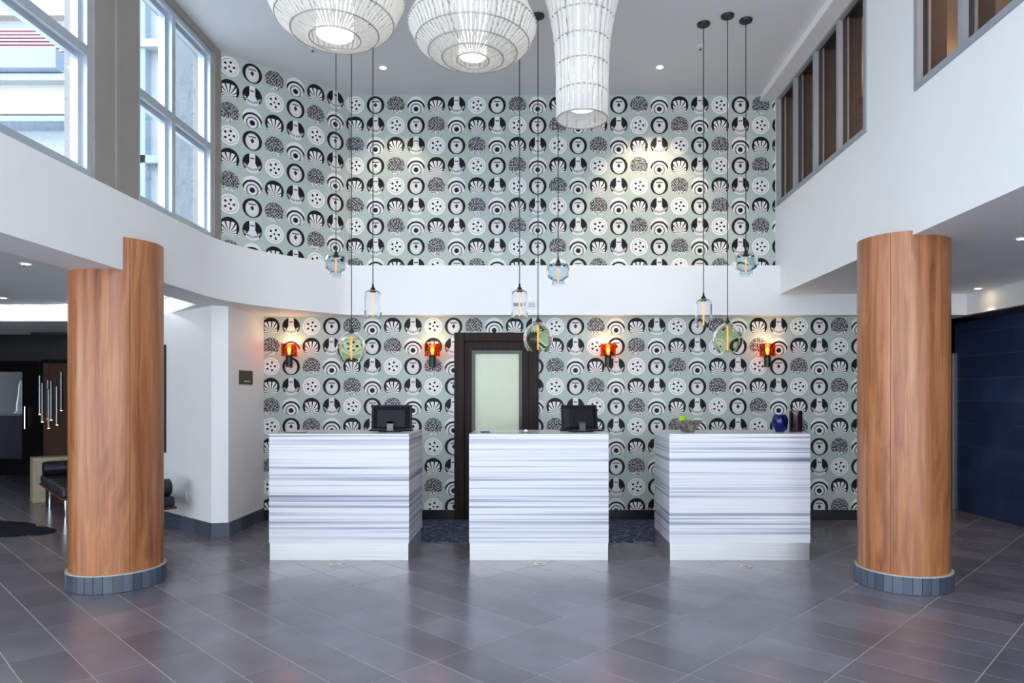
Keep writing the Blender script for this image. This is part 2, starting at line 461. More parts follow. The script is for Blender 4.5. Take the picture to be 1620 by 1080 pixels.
sbox('wall_left_bulkhead', 'white_paint', -3.37, -2.99, -1.4, 6.2, SOF, BT)
# baseboards of the papered wall
bbm = MB().box(-3.1, DX0, YB-.02, YB, 0, .117)
struct(bbm.build('baseboard_back', 'black_base'))
sbox('baseboard_back_door', 'black_base', DX1, 4.116, YB-.02, YB, 0, .117)
sbox('trim_1', 'trim_metal', 4.116, 4.13, YB-.022, YB+.01, 0, .13)

# right wall with clerestory openings (runs a touch off square)
RA = math.atan2(-.0262, -1.0)                      # direction toward the front
RO = Vector((2.835, 8.1, 0))
rd = Vector((-.0262, -1, 0)).normalized(); rn = Vector((1, -.0262, 0)).normalized()
RM = Matrix(((rd.x, rn.x, 0, RO.x), (rd.y, rn.y, 0, RO.y), (0, 0, 1, 0), (0, 0, 0, 1)))
def rb(mb, s0, s1, t0, t1, z0, z1):                # box in wall coordinates: s along, t into the wall
    vs = []
    for z in (z0, z1):
        for s, tt in ((s0, t0), (s0, t1), (s1, t1), (s1, t0)): vs.append(RM @ Vector((s, tt, z)))
    return mb.raw(vs, [(0, 3, 2, 1), (4, 5, 6, 7), (0, 1, 5, 4), (1, 2, 6, 5), (2, 3, 7, 6), (3, 0, 4, 7)])
SZ, HZ = 3.615, 4.87
WINS = [(.11, 2.36), (3.12, 5.37)]
mb = MB()
rb(mb, 0, 9.5, 0, .2, RSOF+.12, SZ); rb(mb, 0, 9.5, 0, .2, HZ, CEIL)
e = 0
for a, b_ in WINS: rb(mb, e, a, 0, .2, SZ, HZ); e = b_
rb(mb, e, 9.5, 0, .2, SZ, HZ)
struct(mb.build('wall_right', 'white_paint'), 'white upper wall with dark slotted inner windows')
pR = [(RM @ Vector((s, 0, 0)))[:2] for s in (-.15, 9.5)]
struct(MB().prism([pR[0], (4.95, 8.25), (4.95, -1.4), pR[1]], RSOF, RSOF+.12).build('ceiling_right', 'white_paint'), 'low white ceiling over the side passage')
mb = MB(); rb(mb, .04, 9.5, -.17, 0, 4.85, CEIL)
struct(mb.build('trim_2', 'white_paint'))
sbox('wall_right_lower_fascia', 'white_paint', 4.95, 5.02, -1.4, 8.25, SOF, RSOF+.12)
sbox('ceiling_right_edge', 'dark_wall', 5.02, 5.6, -1.4, 11.2, SOF, SOF+.15)
# upstairs corridor behind the slots
sbox('wall_corridor', 'corridor_brown', 4.45, 4.6, -1.4, 8.3, RSOF+.12, CEIL)
sbox('wall_corridor_end', 'corridor_brown', 3.04, 4.45, 8.11, 8.3, RSOF+.12, CEIL)
sbox('wall_corridor_front', 'corridor_brown', 2.8, 4.45, -1.4, -1.25, RSOF+.12, CEIL)
def slot_window(name, a, b_, n):
    root = bpy.data.objects.new(name, None); COL.objects.link(root); struct(root, 'dark window with deep brown fins and grey frame high in the white wall')
    fw = .045
    m1 = MB(); rb(m1, a, b_, -.012, .03, SZ, SZ+fw); m1.build('sill', 'window_grey', root)
    m1 = MB(); rb(m1, a, b_, -.012, .03, HZ-fw, HZ); m1.build('head', 'window_grey', root)
    m1 = MB(); rb(m1, a, b_, .03, .2, SZ-.0, SZ+.02); m1.build('reveal', 'dark_fin', root)
    m1 = MB(); rb(m1, a, b_, .03, .2, HZ-.02, HZ); m1.build('reveal', 'dark_fin', root)
    p = (b_-a)/n
    for k in range(n+1):
        s = a+p*k
        s0, s1 = (s, s+fw) if k == 0 else ((s-fw, s) if k == n else (s-fw/2, s+fw/2))
        m1 = MB(); rb(m1, s0, s1, -.012, .03, SZ+fw, HZ-fw); m1.build('mullion', 'window_grey', root)
        m1 = MB(); rb(m1, s0+.004, s1-.004, .03, .2, SZ+.02, HZ-.02); m1.build('fin', 'dark_fin', root)
        if k < n:
            m1 = MB(); rb(m1, s1-.004, s1+.014, .066, .08, SZ+.02, HZ-.02); m1.build('glazing_bead', 'silver_bead', root)
            m1 = MB(); rb(m1, s1+.0, s+p-fw/2, .07, .076, SZ+.02, HZ-.02); m1.build('pane', 'dark_glass', root)
slot_window('window_3', *WINS[0], 4); slot_window('window_4', *WINS[1], 4)

# dark tiled side wall
wt = sbox('wall_right_tiled', 'grout', 5.4, 5.6, -1.4, 8.84, 0, SOF, label='dark blue stone tiled wall of the side passage')
me = MB().box(-.012, 0, .0015, .5285, .0015, .2735).mesh('wall_tile', 'wall_tile')
for i in range(5, 17):
    for k in range(8): share('wall_tile', me, wt, loc=(5.4, 8.84-.53*(17-i), .275*k))
for k in range(1):
    rest = MB()
    for i in range(0, 5): 
        for k2 in range(8): rest.box(5.388, 5.4, 8.84-.53*(17-i)+.0015, 8.84-.53*(17-i)+.5285, .275*k2+.0015, .275*k2+.2735)
    o = rest.build('wall_tile_field', 'wall_tile', wt); o['kind'] = 'stuff'
me = MB().box(-.012, 0, .0015, .5285, .0015, .154).mesh('wall_tile_cut', 'wall_tile')
for i in range(0, 17): share('wall_tile', me, wt, loc=(5.4, 8.84-.53*(17-i), 2.2))
sbox('wall_passage_end', 'espresso', 4.1, 6.4, 11.1, 11.25, 0, SOF+.1)
sbox('wall_passage_left', 'dark_wall', 3.98, 4.116, 8.25, 11.1, 0, SOF)
sbox('wall_passage_right', 'dark_wall', 6.3, 6.4, 8.84, 11.1, 0, SOF)
sbox('wall_passage_return', 'dark_wall', 5.6, 6.4, 8.7, 8.84, 0, SOF)
sbox('ceiling_passage', 'dark_wall', 4.0, 6.4, 8.25, 11.2, SOF, SOF+.1)
sbox('floor_passage', 'dark_wall', 5.7, 6.4, 8.84, 11.2, -.1, -.003)
sbox('trim_3', 'trim_metal', 5.36, 5.4, 8.845, 8.87, 0, 1.98)

# left upper wall: piers and tall windows
lw = MB()
for y0, y1 in ((-1.4, 0.0), (2.3, 3.0), (5.02, 5.587), (6.93, 7.12)): lw.box(-3.37, -3.15, y0, y1, BT, CEIL)
for y0, y1 in ((0, 2.3), (3.0, 5.02), (5.587, 6.93)): lw.box(-3.37, -3.15, y0, y1, BT, 2.99).box(-3.37, -3.15, y0, y1, 4.86, CEIL)
struct(lw.build('wall_left', 'taupe_paint'), 'grey-taupe window wall above the white band')
for y in (5.29,): sbox('trim_4', 'taupe_paint', -3.15, -3.135, y-.025, y+.025, BT, CEIL)
def tall_window(name, y0, y1, ym):
    root = bpy.data.objects.new(name, None); COL.objects.link(root); struct(root, 'tall aluminium framed window of four panes')
    z0, z1, zt = 2.99, 4.86, 3.9
    X0, X1 = -3.29, -3.17
    B('frame_rail', 'aluminium', root, X0, X1, y0, y1, z0, z0+.06); B('frame_rail', 'aluminium', root, X0, X1, y0, y1, z1-.06, z1)
    B('frame_stile', 'aluminium', root, X0, X1, y0, y0+.055, z0+.06, z1-.06); B('frame_stile', 'aluminium', root, X0, X1, y1-.055, y1, z0+.06, z1-.06)
    B('mullion', 'aluminium', root, X0, X1, ym-.03, ym+.03, z0+.06, z1-.06)
    for a, c in ((y0+.055, ym-.03), (ym+.03, y1-.055)):
        B('transom', 'aluminium', root, X0, X1, a, c, zt-.035, zt+.035)
        for p, q in ((z0+.06, zt-.035), (zt+.035, z1-.06)):
            sash = MB(); w = .035
            sash.box(-3.255, -3.215, a, a+w, p, q).box(-3.255, -3.215, c-w, c, p, q).box(-3.255, -3.215, a+w, c-w, p, p+w).box(-3.255, -3.215, a+w, c-w, q-w, q)
            so = sash.build('sash', 'aluminium', root)
            B('pane', 'window_glass', so, -3.238, -3.232, a+w, c-w, p+w, q-w)
tall_window('window_1', 3.0, 5.02, 3.72); tall_window('window_2', 5.587, 6.93, 6.17); tall_window('window_5', 0.0, 2.3, 1.15)

# white angled wall corner on the lounge side
struct(MB().prism([(-3.26, 7.09), (-3.1, 7.12), (-3.1, 8.25), (-3.6, 8.25), (-5.0, 8.9), (-5.2, 8.76)], 0, SOF).build('wall_left', 'white_paint'), 'white angled wall corner beside the lounge')
bl = bpy.data.objects.new('baseboard_left', None); COL.objects.link(bl); struct(bl, 'grey stone tile baseboard of the white corner')
def base_run(p, q, h, th, n, last='slate_base'):
    p, q = Vector((*p, 0)), Vector((*q, 0)); d = (q-p); Ln = d.length; d.normalize(); nn = Vector((-d.y, d.x, 0))
    w = Ln/n
    for k in range(n):
        M = Matrix(((d.x, nn.x, 0, p.x+d.x*w*k), (d.y, nn.y, 0, p.y+d.y*w*k), (0, 0, 1, 0), (0, 0, 0, 1)))
        MB().box(.0015, w-.0015, 0, th, 0, h, M).build('base_tile', last, bl)
base_run((-3.26, 7.09), (-5.2, 8.76), .14, .012, 7) if False else base_run((-5.2, 8.76), (-3.26, 7.09), .14, -.012, 7)
base_run((-3.26, 7.09), (-3.1, 7.12), .14, -.012, 1)
base_run((-3.1, 7.12), (-3.1, 8.04), .14, -.012, 3)

# lounge ceiling tray, far soffit and dark far wall
sbox('ceiling_lounge', 'ceiling_paint', -9.6, -3.37, -1.4, 8.7, 2.535, 2.7)
struct(MB().prism([(-3.37, 7.0), (-3.43, 7.07), (-4.15, 7.9), (-5.7, 8.56), (-9.6, 8.56), (-9.6, 10.4), (-3.37, 10.4)], SOF, 2.535).build('ceiling_lounge_soffit', 'white_paint'))
ledm = MB()
led_pts = [(-3.55, 7.07), (-4.2, 7.78), (-5.72, 8.42), (-9.5, 8.42)]
for (xa, ya), (xb, yb) in zip(led_pts, led_pts[1:]): ledm.tube([(xa, ya, 2.528), (xb, yb, 2.528)], .006, 6)
emitter('led_white', (.9, .96, 1.0), 14)
tag(ledm.build('led_strip', 'led_white'), 'white light strip along the lounge ceiling recess', 'light strip')
sbox('ceiling_lounge_far', 'dark_wall', -12.6, -3.9, 10.4, 13.0, 2.62, 2.75)
sbox('wall_lounge_right', 'dark_wall', -4.2, -4.0, 8.3, 12.75, 0, 2.62)
fw = MB().box(-8.84, -4.0, 12.6, 12.75, 0, 2.62).box(-10.6, -8.84, 12.6, 12.75, 2.07, 2.62).box(-12.6, -10.6, 12.6, 12.75, 0, 2.62)
struct(fw.build('wall_lounge_back', 'dark_wall'))
sbox('wall_lounge_left', 'dark_wall', -9.75, -9.6, 3.0, 10.4, 0, 2.7)
sbox('wall_lounge_left_far', 'dark_wall', -12.75, -12.6, 10.4, 12.75, 0, 2.7)
sbox('wall_lounge_left_return', 'dark_wall', -12.6, -9.6, 10.3, 10.4, 0, 2.7)
sbox('floor_lounge', 'dark_wall', -12.6, -9.6, 10.4, 15.2, -.1, -.003)
sbox('floor_lounge_office', 'dark_wall', -9.6, -6.6, 13.0, 15.2, -.1, -.003)
# dark framed glass door in the far wall
d2 = bpy.data.objects.new('door_2', None); COL.objects.link(d2); struct(d2, 'black framed glass door at the far end of the lounge')
for x0, x1, z0, z1 in ((-8.84, -9.19, 0, 2.07), (-10.6, -10.25, 0, 2.07), (-10.25, -9.19, 0, .31), (-10.25, -9.19, 1.877, 2.07)):
    B('door_frame', 'black_base', d2, x0, x1, 12.56, 12.66, z0, z1)
B('pane', 'dark_glass', d2, -10.25, -9.19, 12.6, 12.608, .31, 1.877)
MB().tube([(-9.1, 12.5, .85), (-9.1, 12.5, 1.25)], .012).build('door_handle', 'chrome', d2)
sbox('wall_office', 'dark_wall', -12.0, -7.5, 15.0, 15.2, 0, 2.7); sbox('ceiling_office', 'dark_wall', -12.6, -6.5, 12.75, 15.2, 2.7, 2.8)
# front of the lobby: glazed entrance wall behind the viewer
fr = bpy.data.objects.new('window_6', None); COL.objects.link(fr); struct(fr, 'glazed entrance wall')
for x in (-3.1, -1.7, -.3, 1.1, 2.5): B('mullion', 'aluminium', fr, x-.04, x+.04, -1.45, -1.35, 0, CEIL)
for z in (.06, 2.5, CEIL-.06): B('transom', 'aluminium', fr, -3.06, 2.46, -1.44, -1.36, z-.05, z+.05)
for x in (-9.5, -7.4, -5.3): B('mullion', 'aluminium', fr, x-.04, x+.04, -1.45, -1.35, 0, 2.535)
for x in (3.9, 5.36): B('mullion', 'aluminium', fr, x-.04, x+.04, -1.45, -1.35, 0, SOF)

# ------------------------------------------------------------------ door behind the desks
d1 = bpy.data.objects.new('door_1', None); COL.objects.link(d1); struct(d1, 'dark espresso wood door with a tall frosted glass panel')
cw = .115
B('casing', 'espresso', d1, DX0, DX0+cw, YB-.03, 8.2, 0, DZ, .004); B('casing', 'espresso', d1, DX1-cw, DX1, YB-.03, 8.2, 0, DZ, .004)
B('casing', 'espresso', d1, DX0+cw, DX1-cw, YB-.03, 8.2, DZ-.1, DZ, .004)
gx0, gx1, gz0, gz1 = (751-CX)/136.4, (821-CX)/136.4, .3, EYE+(HY-559)/136.4
lx0, lx1, lz = DX0+cw, DX1-cw, DZ-.1
B('stile', 'espresso', d1, lx0, gx0, YB+.02, YB+.07, .01, lz); B('stile', 'espresso', d1, gx1, lx1, YB+.02, YB+.07, .01, lz)
B('rail', 'espresso', d1, gx0, gx1, YB+.02, YB+.07, gz1, lz); B('rail', 'espresso', d1, gx0, gx1, YB+.02, YB+.07, .01, gz0)
bd = MB()
for x0, x1, z0, z1 in ((gx0-.035, gx0, gz0-.035, gz1+.035), (gx1, gx1+.035, gz0-.035, gz1+.035), (gx0, gx1, gz1, gz1+.035), (gx0, gx1, gz0-.035, gz0)): bd.box(x0, x1, YB+.008, YB+.02, z0, z1)
bd.build('glass_bead', 'black_base', d1)
B('pane', 'frosted_pane', d1, gx0, gx1, YB+.04, YB+.05, gz0, gz1)
hd = MB().tube([(lx1-.06, YB+.0, 1.0), (lx1-.06, YB-.05, 1.0), (lx1-.18, YB-.05, 1.0)], .009); hd.lathe([(0, -.01), (.026, -.01), (.026, .01), (0, .01)], 16, (lx1-.06, YB+.01, 1.0)); hd.build('door_handle', 'chrome', d1)
sbox('wall_back_office', 'dark_wall', -1.2, .4, 8.3, 8.35, 0, SOF)

# carpet behind the desks
tag(B('carpet', 'carpet', None, -1.75, 2.05, 6.815, YB-.025, 0, .008), 'dark blue patterned carpet behind the marble desks', 'carpet')

# ------------------------------------------------------------------ columns
def column(x, y, top, label):
    c = thing('column', (x, y, 0), label, 'column')
    MB().lathe([(.318, .134), (.318, top)], 96, cap=True).build('shaft', 'walnut', c, True)
    for a in (-2.35, -.75, .85, 2.4):
        MB().box(-.0015, .0015, -.0008, .0012, .14, top-.001, Matrix.Rotation(a, 4, 'Z') @ Matrix.Translation((0, .318, 0))).build('veneer_seam', 'stem_brown', c)
    bs = MB().lathe([(.322, 0), (.322, .124), (.337, .126), (.337, .134), (.3, .134)], 72).build('plinth', 'grout', c, True)
    n = 33; w = 2*PI/n
    tm = MB(); gp = .0022/.337; vs = []
    for j in range(4):
        a = gp+(w-2*gp)*j/3
        for r in (.322, .3385):
            for z in (.003, .126): vs.append((r*math.cos(a), r*math.sin(a), z))
    fs = []
    for j in range(3):
        q = j*4; p = q+4
        fs += [(q+2, p+2, p+3, q+3), (q+3, p+3, p+1, q+1), (q, p, p+2, q+2)]
    fs += [(0, 2, 3, 1), (12, 13, 15, 14)]
    tm.raw(vs, fs); me = tm.mesh('plinth_tile', 'slate_base')
    for k in range(n): share('plinth_tile', me, bs, Matrix.Rotation(w*k+.03, 4, 'Z'))
column(-3.183, 5.348, 2.600, 'round walnut column under the white bulkhead beside the lounge')
column(2.845, 5.32, 2.628, 'round walnut column beside the dark blue tiled wall')

# ------------------------------------------------------------------ reception desks
DY0, DY1, DH, TK = 6.074, 6.81, 1.104, .149
DESKS = [(-2.289, -1.066), (-.541, .679), (1.209, 2.441)]
DL = ['striped marble reception desk nearest the white wall corner, with an upright monitor',
      'striped marble reception desk in front of the dark wood door',
      'striped marble reception desk holding the fruit bowl and vases']
for (x0, x1), lb in zip(DESKS, DL):
    w = x1-x0; h = w/2; d = DY1-DY0
    r = thing('reception_desk', ((x0+x1)/2, DY0, 0), lb, 'desk', group='marble reception desks')
    B('front_panel', 'striped_marble', r, -h, h, 0, .03, TK, DH, .0015)
    B('side_panel', 'striped_marble', r, -h, -h+.03, .03, d, TK, DH, .0015); B('side_panel', 'striped_marble', r, h-.03, h, .03, d, TK, DH, .0015)
    B('counter_top', 'striped_marble', r, -h+.03, h-.03, .03, d, DH-.03, DH)
    B('toe_kick', 'brushed_steel', r, -h+.006, h-.006, .004, d-.02, 0, TK)
    B('cabinet', 'espresso', r, -h+.03, -h+.5, .4, d-.03, TK, DH-.03)
    for k in range(3):
        dr = B('drawer', 'espresso', r, -h+.04, -h+.49, d-.03, d-.012, TK+.02+k*.3, TK+.3+k*.3)
        MB().tube([(-h+.2, d+.005, TK+.16+k*.3), (-h+.33, d+.005, TK+.16+k*.3)], .006).build('handle', 'chrome', dr)

# ------------------------------------------------------------------ things on the desks
def monitor(x, y, w, h, rz, tilt, label):
    r = thing('computer_monitor', (x, y, DH), label, 'monitor', rz)
    T = Matrix.Translation((0, .03, .135)) @ Matrix.Rotation(tilt, 4, 'X')
    sc = MB().box(-w/2, w/2, 0, .018, -h/2, h/2, T)
    so = sc.build('housing', 'monitor_black', r, bevel=.004)
    bb = MB(); k = .06
    vs = [T @ Vector(p) for p in ((-w/2+.02, 0, -h/2+.01), (w/2-.02, 0, -h/2+.01), (w/2-.02, 0, h/2-.015), (-w/2+.02, 0, h/2-.015), (-w/2+k, -.03, -h/2+.02), (w/2-k, -.03, -h/2+.02), (w/2-k, -.03, h/2-.05), (-w/2+k, -.03, h/2-.05))]
    bb.raw(vs, [(4, 5, 6, 7), (0, 1, 5, 4), (1, 2, 6, 5), (2, 3, 7, 6), (3, 0, 4, 7)]); bb.build('rear_cover', 'monitor_black', r)
    B('screen', 'art_black', so, -w/2+.01, w/2-.01, .018, .0195, -h/2+.012, h/2-.01, M=T)
    nk = MB().box(-.03, .03, -.045, -.028, .008, .10); nk.box(-.03, .03, -.045, .0, .075, .10); nk.build('neck', 'monitor_grey', r, bevel=.003)
    B('foot', 'monitor_black', r, -.10, .10, -.07, .09, 0, .010, .003)
monitor((618.5-CX)*6.42/F, 6.42, .375, .225, 0.0, -.06, 'upright black monitor seen from behind on a marble desk')
monitor((919-CX)*6.42/F, 6.42, .355, .225, .30, -.16, 'turned and leaning black monitor on the desk before the door')
# keyboards behind the monitors
for xm, lb in ((618.5, 'slim black keyboard behind the upright monitor'), (919, 'slim black keyboard behind the leaning monitor')):
    k = thing('keyboard', ((xm-CX)*6.62/F, 6.64, DH), lb, 'keyboard')
    B('tray', 'monitor_black', k, -.2, .2, -.065, .065, 0, .012, .003)
    ks = MB()
    for i in range(13):
        for j in range(4): ks.box(-.19+i*.0292, -.165+i*.0292, -.055+j*.028, -.032+j*.028, .012, .017)
    o = ks.build('keys', 'monitor_grey', k); o['kind'] = 'stuff'
x, y, z = px(768, 684, 6.3)
p = thing('pen', (x, 6.3, DH), 'dark blue pen lying on the middle desk counter', 'pen', .12)
MB().tube([(-.045, 0, .006), (.035, 0, .006)], .0058).build('barrel', 'pen_blue', p, True); MB().tube([(.035, 0, .006), (.046, 0, .006), (.052, 0, .006)], [.0055, .003, .001]).build('tip', 'chrome', p, True)
b2 = thing('desk_bell', ((832-CX)*6.35/F, 6.35, DH), 'small pale domed bell on the middle desk counter', 'bell')
MB().lathe([(.0, .001), (.026, .001), (.026, .004), (.022, .006)], 20).build('base', 'black_metal', b2, True)
MB().lathe([(.021, .006), (.020, .014), (.015, .021), (.006, .0245), (0, .025)], 20).build('dome', 'plastic_white', b2, True)
MB().lathe([(0, .024), (.003, .025), (.003, .03), (0, .031)], 10).build('button', 'chrome', b2, True)
# fruit bowl
bx, by = (1088-CX)*6.38/F, 6.38
bw = thing('fruit_bowl', (bx, by, DH), 'ruffled silver-bronze bowl holding green apples', 'bowl')
def wob(a, j, r): return 1+.035*math.sin(a*14)*min(1, max(0, (r-.05)/.06))
MB().lathe([(0, 0), (.055, 0), (.058, .004), (.075, .03), (.098, .062), (.132, .104), (.135, .108), (.131, .108), (.094, .066), (.07, .034), (.05, .010), (0, .008)], 84, wob=wob).build('body', 'bowl_metal', bw, True)
def apple(dx, dy, dz, R, lb):
    a = thing('green_apple', (bx+dx, by+dy, DH+dz), lb, 'apple', random.random()*6)
    prof = []
    for k in range(15):
        th = PI*k/14; rr = math.sin(th)*(1+.10*math.cos(th)); zz = -math.cos(th)
        zz = zz*.9-.16*math.exp(-((th-PI)/.35)**2)+.12*math.exp(-(th/.35)**2)
        prof.append((max(rr*R, 0), R+zz*R))
    MB().lathe(prof, 24).build('flesh', 'apple_green', a, True)
    MB().tube([(0, 0, R*1.65), (.002, .001, R*1.9), (.005, .001, R*2.1)], .0016, 6).build('stem', 'stem_brown', a, True)
apple(-.052, -.012, .078, .040, 'green apple standing highest in the ruffled bowl')
apple(.026, -.03, .046, .036, 'green apple low in the ruffled bowl')
apple(-.005, .048, .046, .036, 'green apple at the rear of the ruffled bowl')
# vases
vx = (1234-CX)*6.38/F
v = thing('glass_vase', (vx, 6.38, DH), 'squat cobalt blue ribbed glass vase', 'vase')
def rib(a, j, r): return 1+.03*abs(math.cos(a*7))
MB().lathe([(0, .0), (.036, 0), (.04, .006), (.058, .04), (.07, .085), (.07, .115), (.06, .143), (.052, .155), (.047, .155), (.054, .141), (.063, .113), (.063, .087), (.05, .042), (.03, .016), (0, .014)], 70, wob=rib).build('body', 'glass_blue', v, True)
tr = MB().torus(.05, .004, .156, 40, 8); tr.build('rim', 'glass_blue', v, True)
vx = (1259-CX)*6.42/F
v = thing('glass_vase', (vx, 6.42, DH), 'tall straight purple-brown fluted glass vase', 'vase')
def rib2(a, j, r): return 1+.035*abs(math.cos(a*8))
MB().lathe([(0, 0), (.054, 0), (.057, .004), (.057, .19), (.05, .19), (.05, .015), (0, .013)], 80, wob=rib2).build('body', 'glass_purple', v, True)
MB().torus(.0535, .004, .19, 40, 8).build('rim', 'glass_purple', v, True)
# clear acrylic card tray
k = thing('card_tray', ((470-CX)*6.3/F, 6.3, DH), 'low clear tray on the desk by the white corner', 'tray')
B('base', 'glass_clear', k, -.09, .09, -.05, .05, 0, .004)
for a in ((-.09, .09, -.05, -.047), (-.09, .09, .047, .05), (-.09, -.087, -.047, .047), (.087, .09, -.047, .047)): B('side', 'glass_clear', k, *a, .004, .014)

# ------------------------------------------------------------------ glass pendants
def shell(prof, th):                      # closed lathe profile: outside down, inside up
    inn = [(max(r-th, .001), z) for r, z in prof]
    return prof+inn[::-1]
def pendant(kind, xpx, ytop, label, grp):
    Yc = {'bottle': 6.53, 'globe': 6.39, 'lantern': 6.465}[kind]
    x, _, zt = px(xpx, ytop, Yc)
    p = thing('glass_pendant', (x, Yc, zt), label, 'pendant lamp', group=grp)
    H = CEIL-zt
    cn = MB().lathe([(0, H-.018), (.056, H-.018), (.06, H-.012), (.06, H), (0, H)], 32).build('canopy', 'black_metal', p, True)
    MB().tube([(0, 0, .05), (0, 0, H-.018)], .0042, 8).build('cord', 'cord_black', p, True)
    MB().lathe([(0, .062), (.007, .06), (.011, .03), (.02, .018), (.026, .0), (.024, -.02), (0, -.02)], 20).build('socket_cap', 'black_metal', p, True)
    if kind == 'bottle':
        pr = [(.024, .0), (.045, -.002), (.066, -.012), (.077, -.03), (.08, -.055), (.08, -.215), (.077, -.245), (.070, -.262)]
        gm, f0, f1 = 'glass_clear', -.02, -.245
    elif kind == 'globe':
        pr = [(.024, .0), (.05, -.008), (.082, -.032), (.112, -.07), (.131, -.11), (.137, -.15), (.132, -.19), (.118, -.225), (.098, -.255), (.09, -.267)]
        gm, f0, f1 = 'glass_green', -.02, -.25
    else:
        pr = [(.024, .0), (.07, -.004), (.096, -.014), (.106, -.035), (.108, -.07), (.105, -.11), (.094, -.132), (.072, -.145), (.061, -.155), (.06, -.19), (.062, -.198)]
        gm, f0, f1 = 'glass_smoke', -.03, -.165
    MB().lathe(shell(pr, .0035), 40, closed=True).build('glass_shade', gm, p, True)
    MB().tube([(0, 0, f0), (0, 0, f1)], .0065, 10).build('filament', 'filament', p, True)
pendant('lantern', 531.5, 403.5, 'smoky blue lantern-shaped glass pendant hanging against the angled wall', 'glass pendants over the first desk')
pendant('globe', 556, 526, 'green globe glass pendant over the desk by the white corner', 'glass pendants over the first desk')
pendant('bottle', 590, 459, 'clear bottle-shaped glass pendant over the desk by the white corner', 'glass pendants over the first desk')
pendant('bottle', 822, 458.6, 'clear bottle-shaped glass pendant hanging before the small wall vent', 'glass pendants over the middle desk')
pendant('globe', 851, 509.6, 'green globe glass pendant hanging before the dark door frame', 'glass pendants over the middle desk')
pendant('lantern', 883, 416.7, 'smoky blue lantern-shaped glass pendant over the middle desk', 'glass pendants over the middle desk')
pendant('bottle', 1113, 473, 'clear bottle-shaped glass pendant over the desk with the fruit bowl', 'glass pendants over the third desk')
pendant('globe', 1151, 511, 'green globe glass pendant over the desk with the fruit bowl', 'glass pendants over the third desk')
pendant('lantern', 1180, 402, 'smoky blue lantern-shaped glass pendant beside the white wall with slots', 'glass pendants over the third desk')

# ------------------------------------------------------------------ large fabric-strip lamps
def big_lamp(name, x, y, rings, nstrip, cover, core_r, core, label, seed, cmat='lamp_core'):
    """rings: (radius, world z) from the bottom up"""
    zb = rings[0][1]; rnd = random.Random(seed)
    p = thing(name, (x, y, zb), label, 'hanging lamp')
    rg = [(r, z-zb) for r, z in rings]
    for r, z in rg: MB().torus(r+.004, .005, z, 56, 6).build('wire_ring', 'ring_wire', p, True)
    metas = []
    for vv in range(4):                   # four slightly different strips, shared round the ring
        L, Rr = [], []
        for i in range(len(rg)-1):
            (r0, z0), (r1, z1) = rg[i], rg[i+1]
            for q in range(4):
                f = q/4
                bulge = .012*math.sin(PI*f)
                L.append((r0+(r1-r0)*f+.006-bulge*.3, z0+(z1-z0)*f))
        L.append((rg[-1][0]+.006, rg[-1][1]))
        vs, fs = [], []
        for i, (r, z) in enumerate(L):
            sw = 2*PI*r/nstrip; wdt = sw*cover*(1+.14*rnd.uniform(-1, 1)); off = rnd.uniform(-.12, .12)*sw; fold = sw*rnd.uniform(.22, .36)
            vs += [(r-fold*.5, -wdt/2+off, z), (r+fold*.5, off+rnd.uniform(-.1, .1)*sw, z), (r-fold*.5, wdt/2+off, z)]
        for i in range(len(L)-1):
            for c in (0, 1): fs.append((i*3+c, i*3+c+1, i*3+c+4, i*3+c+3))
        metas.append(MB().raw(vs, fs).mesh('fabric_strip', 'fabric_strip', True))
    for k in range(nstrip):
        share('fabric_strip', metas[k % 4], p, Matrix.Rotation(2*PI*(k+rnd.uniform(-.12, .12))/nstrip, 4, 'Z'))
    z0, z1 = core
    MB().lathe([(0, z0-zb), (core_r*.9, z0-zb), (core_r, z0-zb+.01), (core_r, z1-zb), (0, z1-zb)], 32).build('light_core', cmat, p, True)
    zt = rg[-1][1]; top = CEIL-zb
    sp = MB()
    for a in (0, 2*PI/3, 4*PI/3): sp.tube([(rg[-1][0]*math.cos(a), rg[-1][0]*math.sin(a), zt), (0, 0, zt+.02)], .004, 6)
    sp.build('top_spider', 'ring_wire', p)
    MB().tube([(0, 0, z1-zb-.02), (0, 0, top-.02)], .006, 8).build('cord', 'plastic_white', p)
    MB().lathe([(0, top-.03), (.07, top-.03), (.075, top), (0, top)], 24).build('canopy', 'plastic_white', p, True)
LY = 5.0
big_lamp('fabric_lamp', (530-CX)*LY/F, LY, [(.175, 4.0), (.303, 4.045), (.41, 4.13), (.485, 4.30), (.46, 4.48), (.34, 4.64), (.18, 4.72)], 72, .80, .13, (4.02, 4.68), 'round bowl-shaped white fabric strip lamp with wide open base', 1)
big_lamp('fabric_lamp', (748-CX)*LY/F, LY, [(.111, 3.845), (.216, 3.86), (.313, 3.90), (.40, 3.97), (.454, 4.09), (.39, 4.23), (.28, 4.38), (.16, 4.5)], 72, .74, .10, (3.87, 4.5), 'saucer-shaped white fabric strip lamp with glowing central cylinder', 2)
big_lamp('fabric_lamp', (921-CX)*LY/F, LY, [(.178, 3.423), (.18, 3.60), (.183, 3.79), (.192, 3.96), (.217, 4.13), (.255, 4.30), (.29, 4.5), (.25, 4.66)], 30, .93, .10, (3.5, 4.6), 'long tapering white fabric strip lamp hung lowest', 3, 'lamp_core_dim')

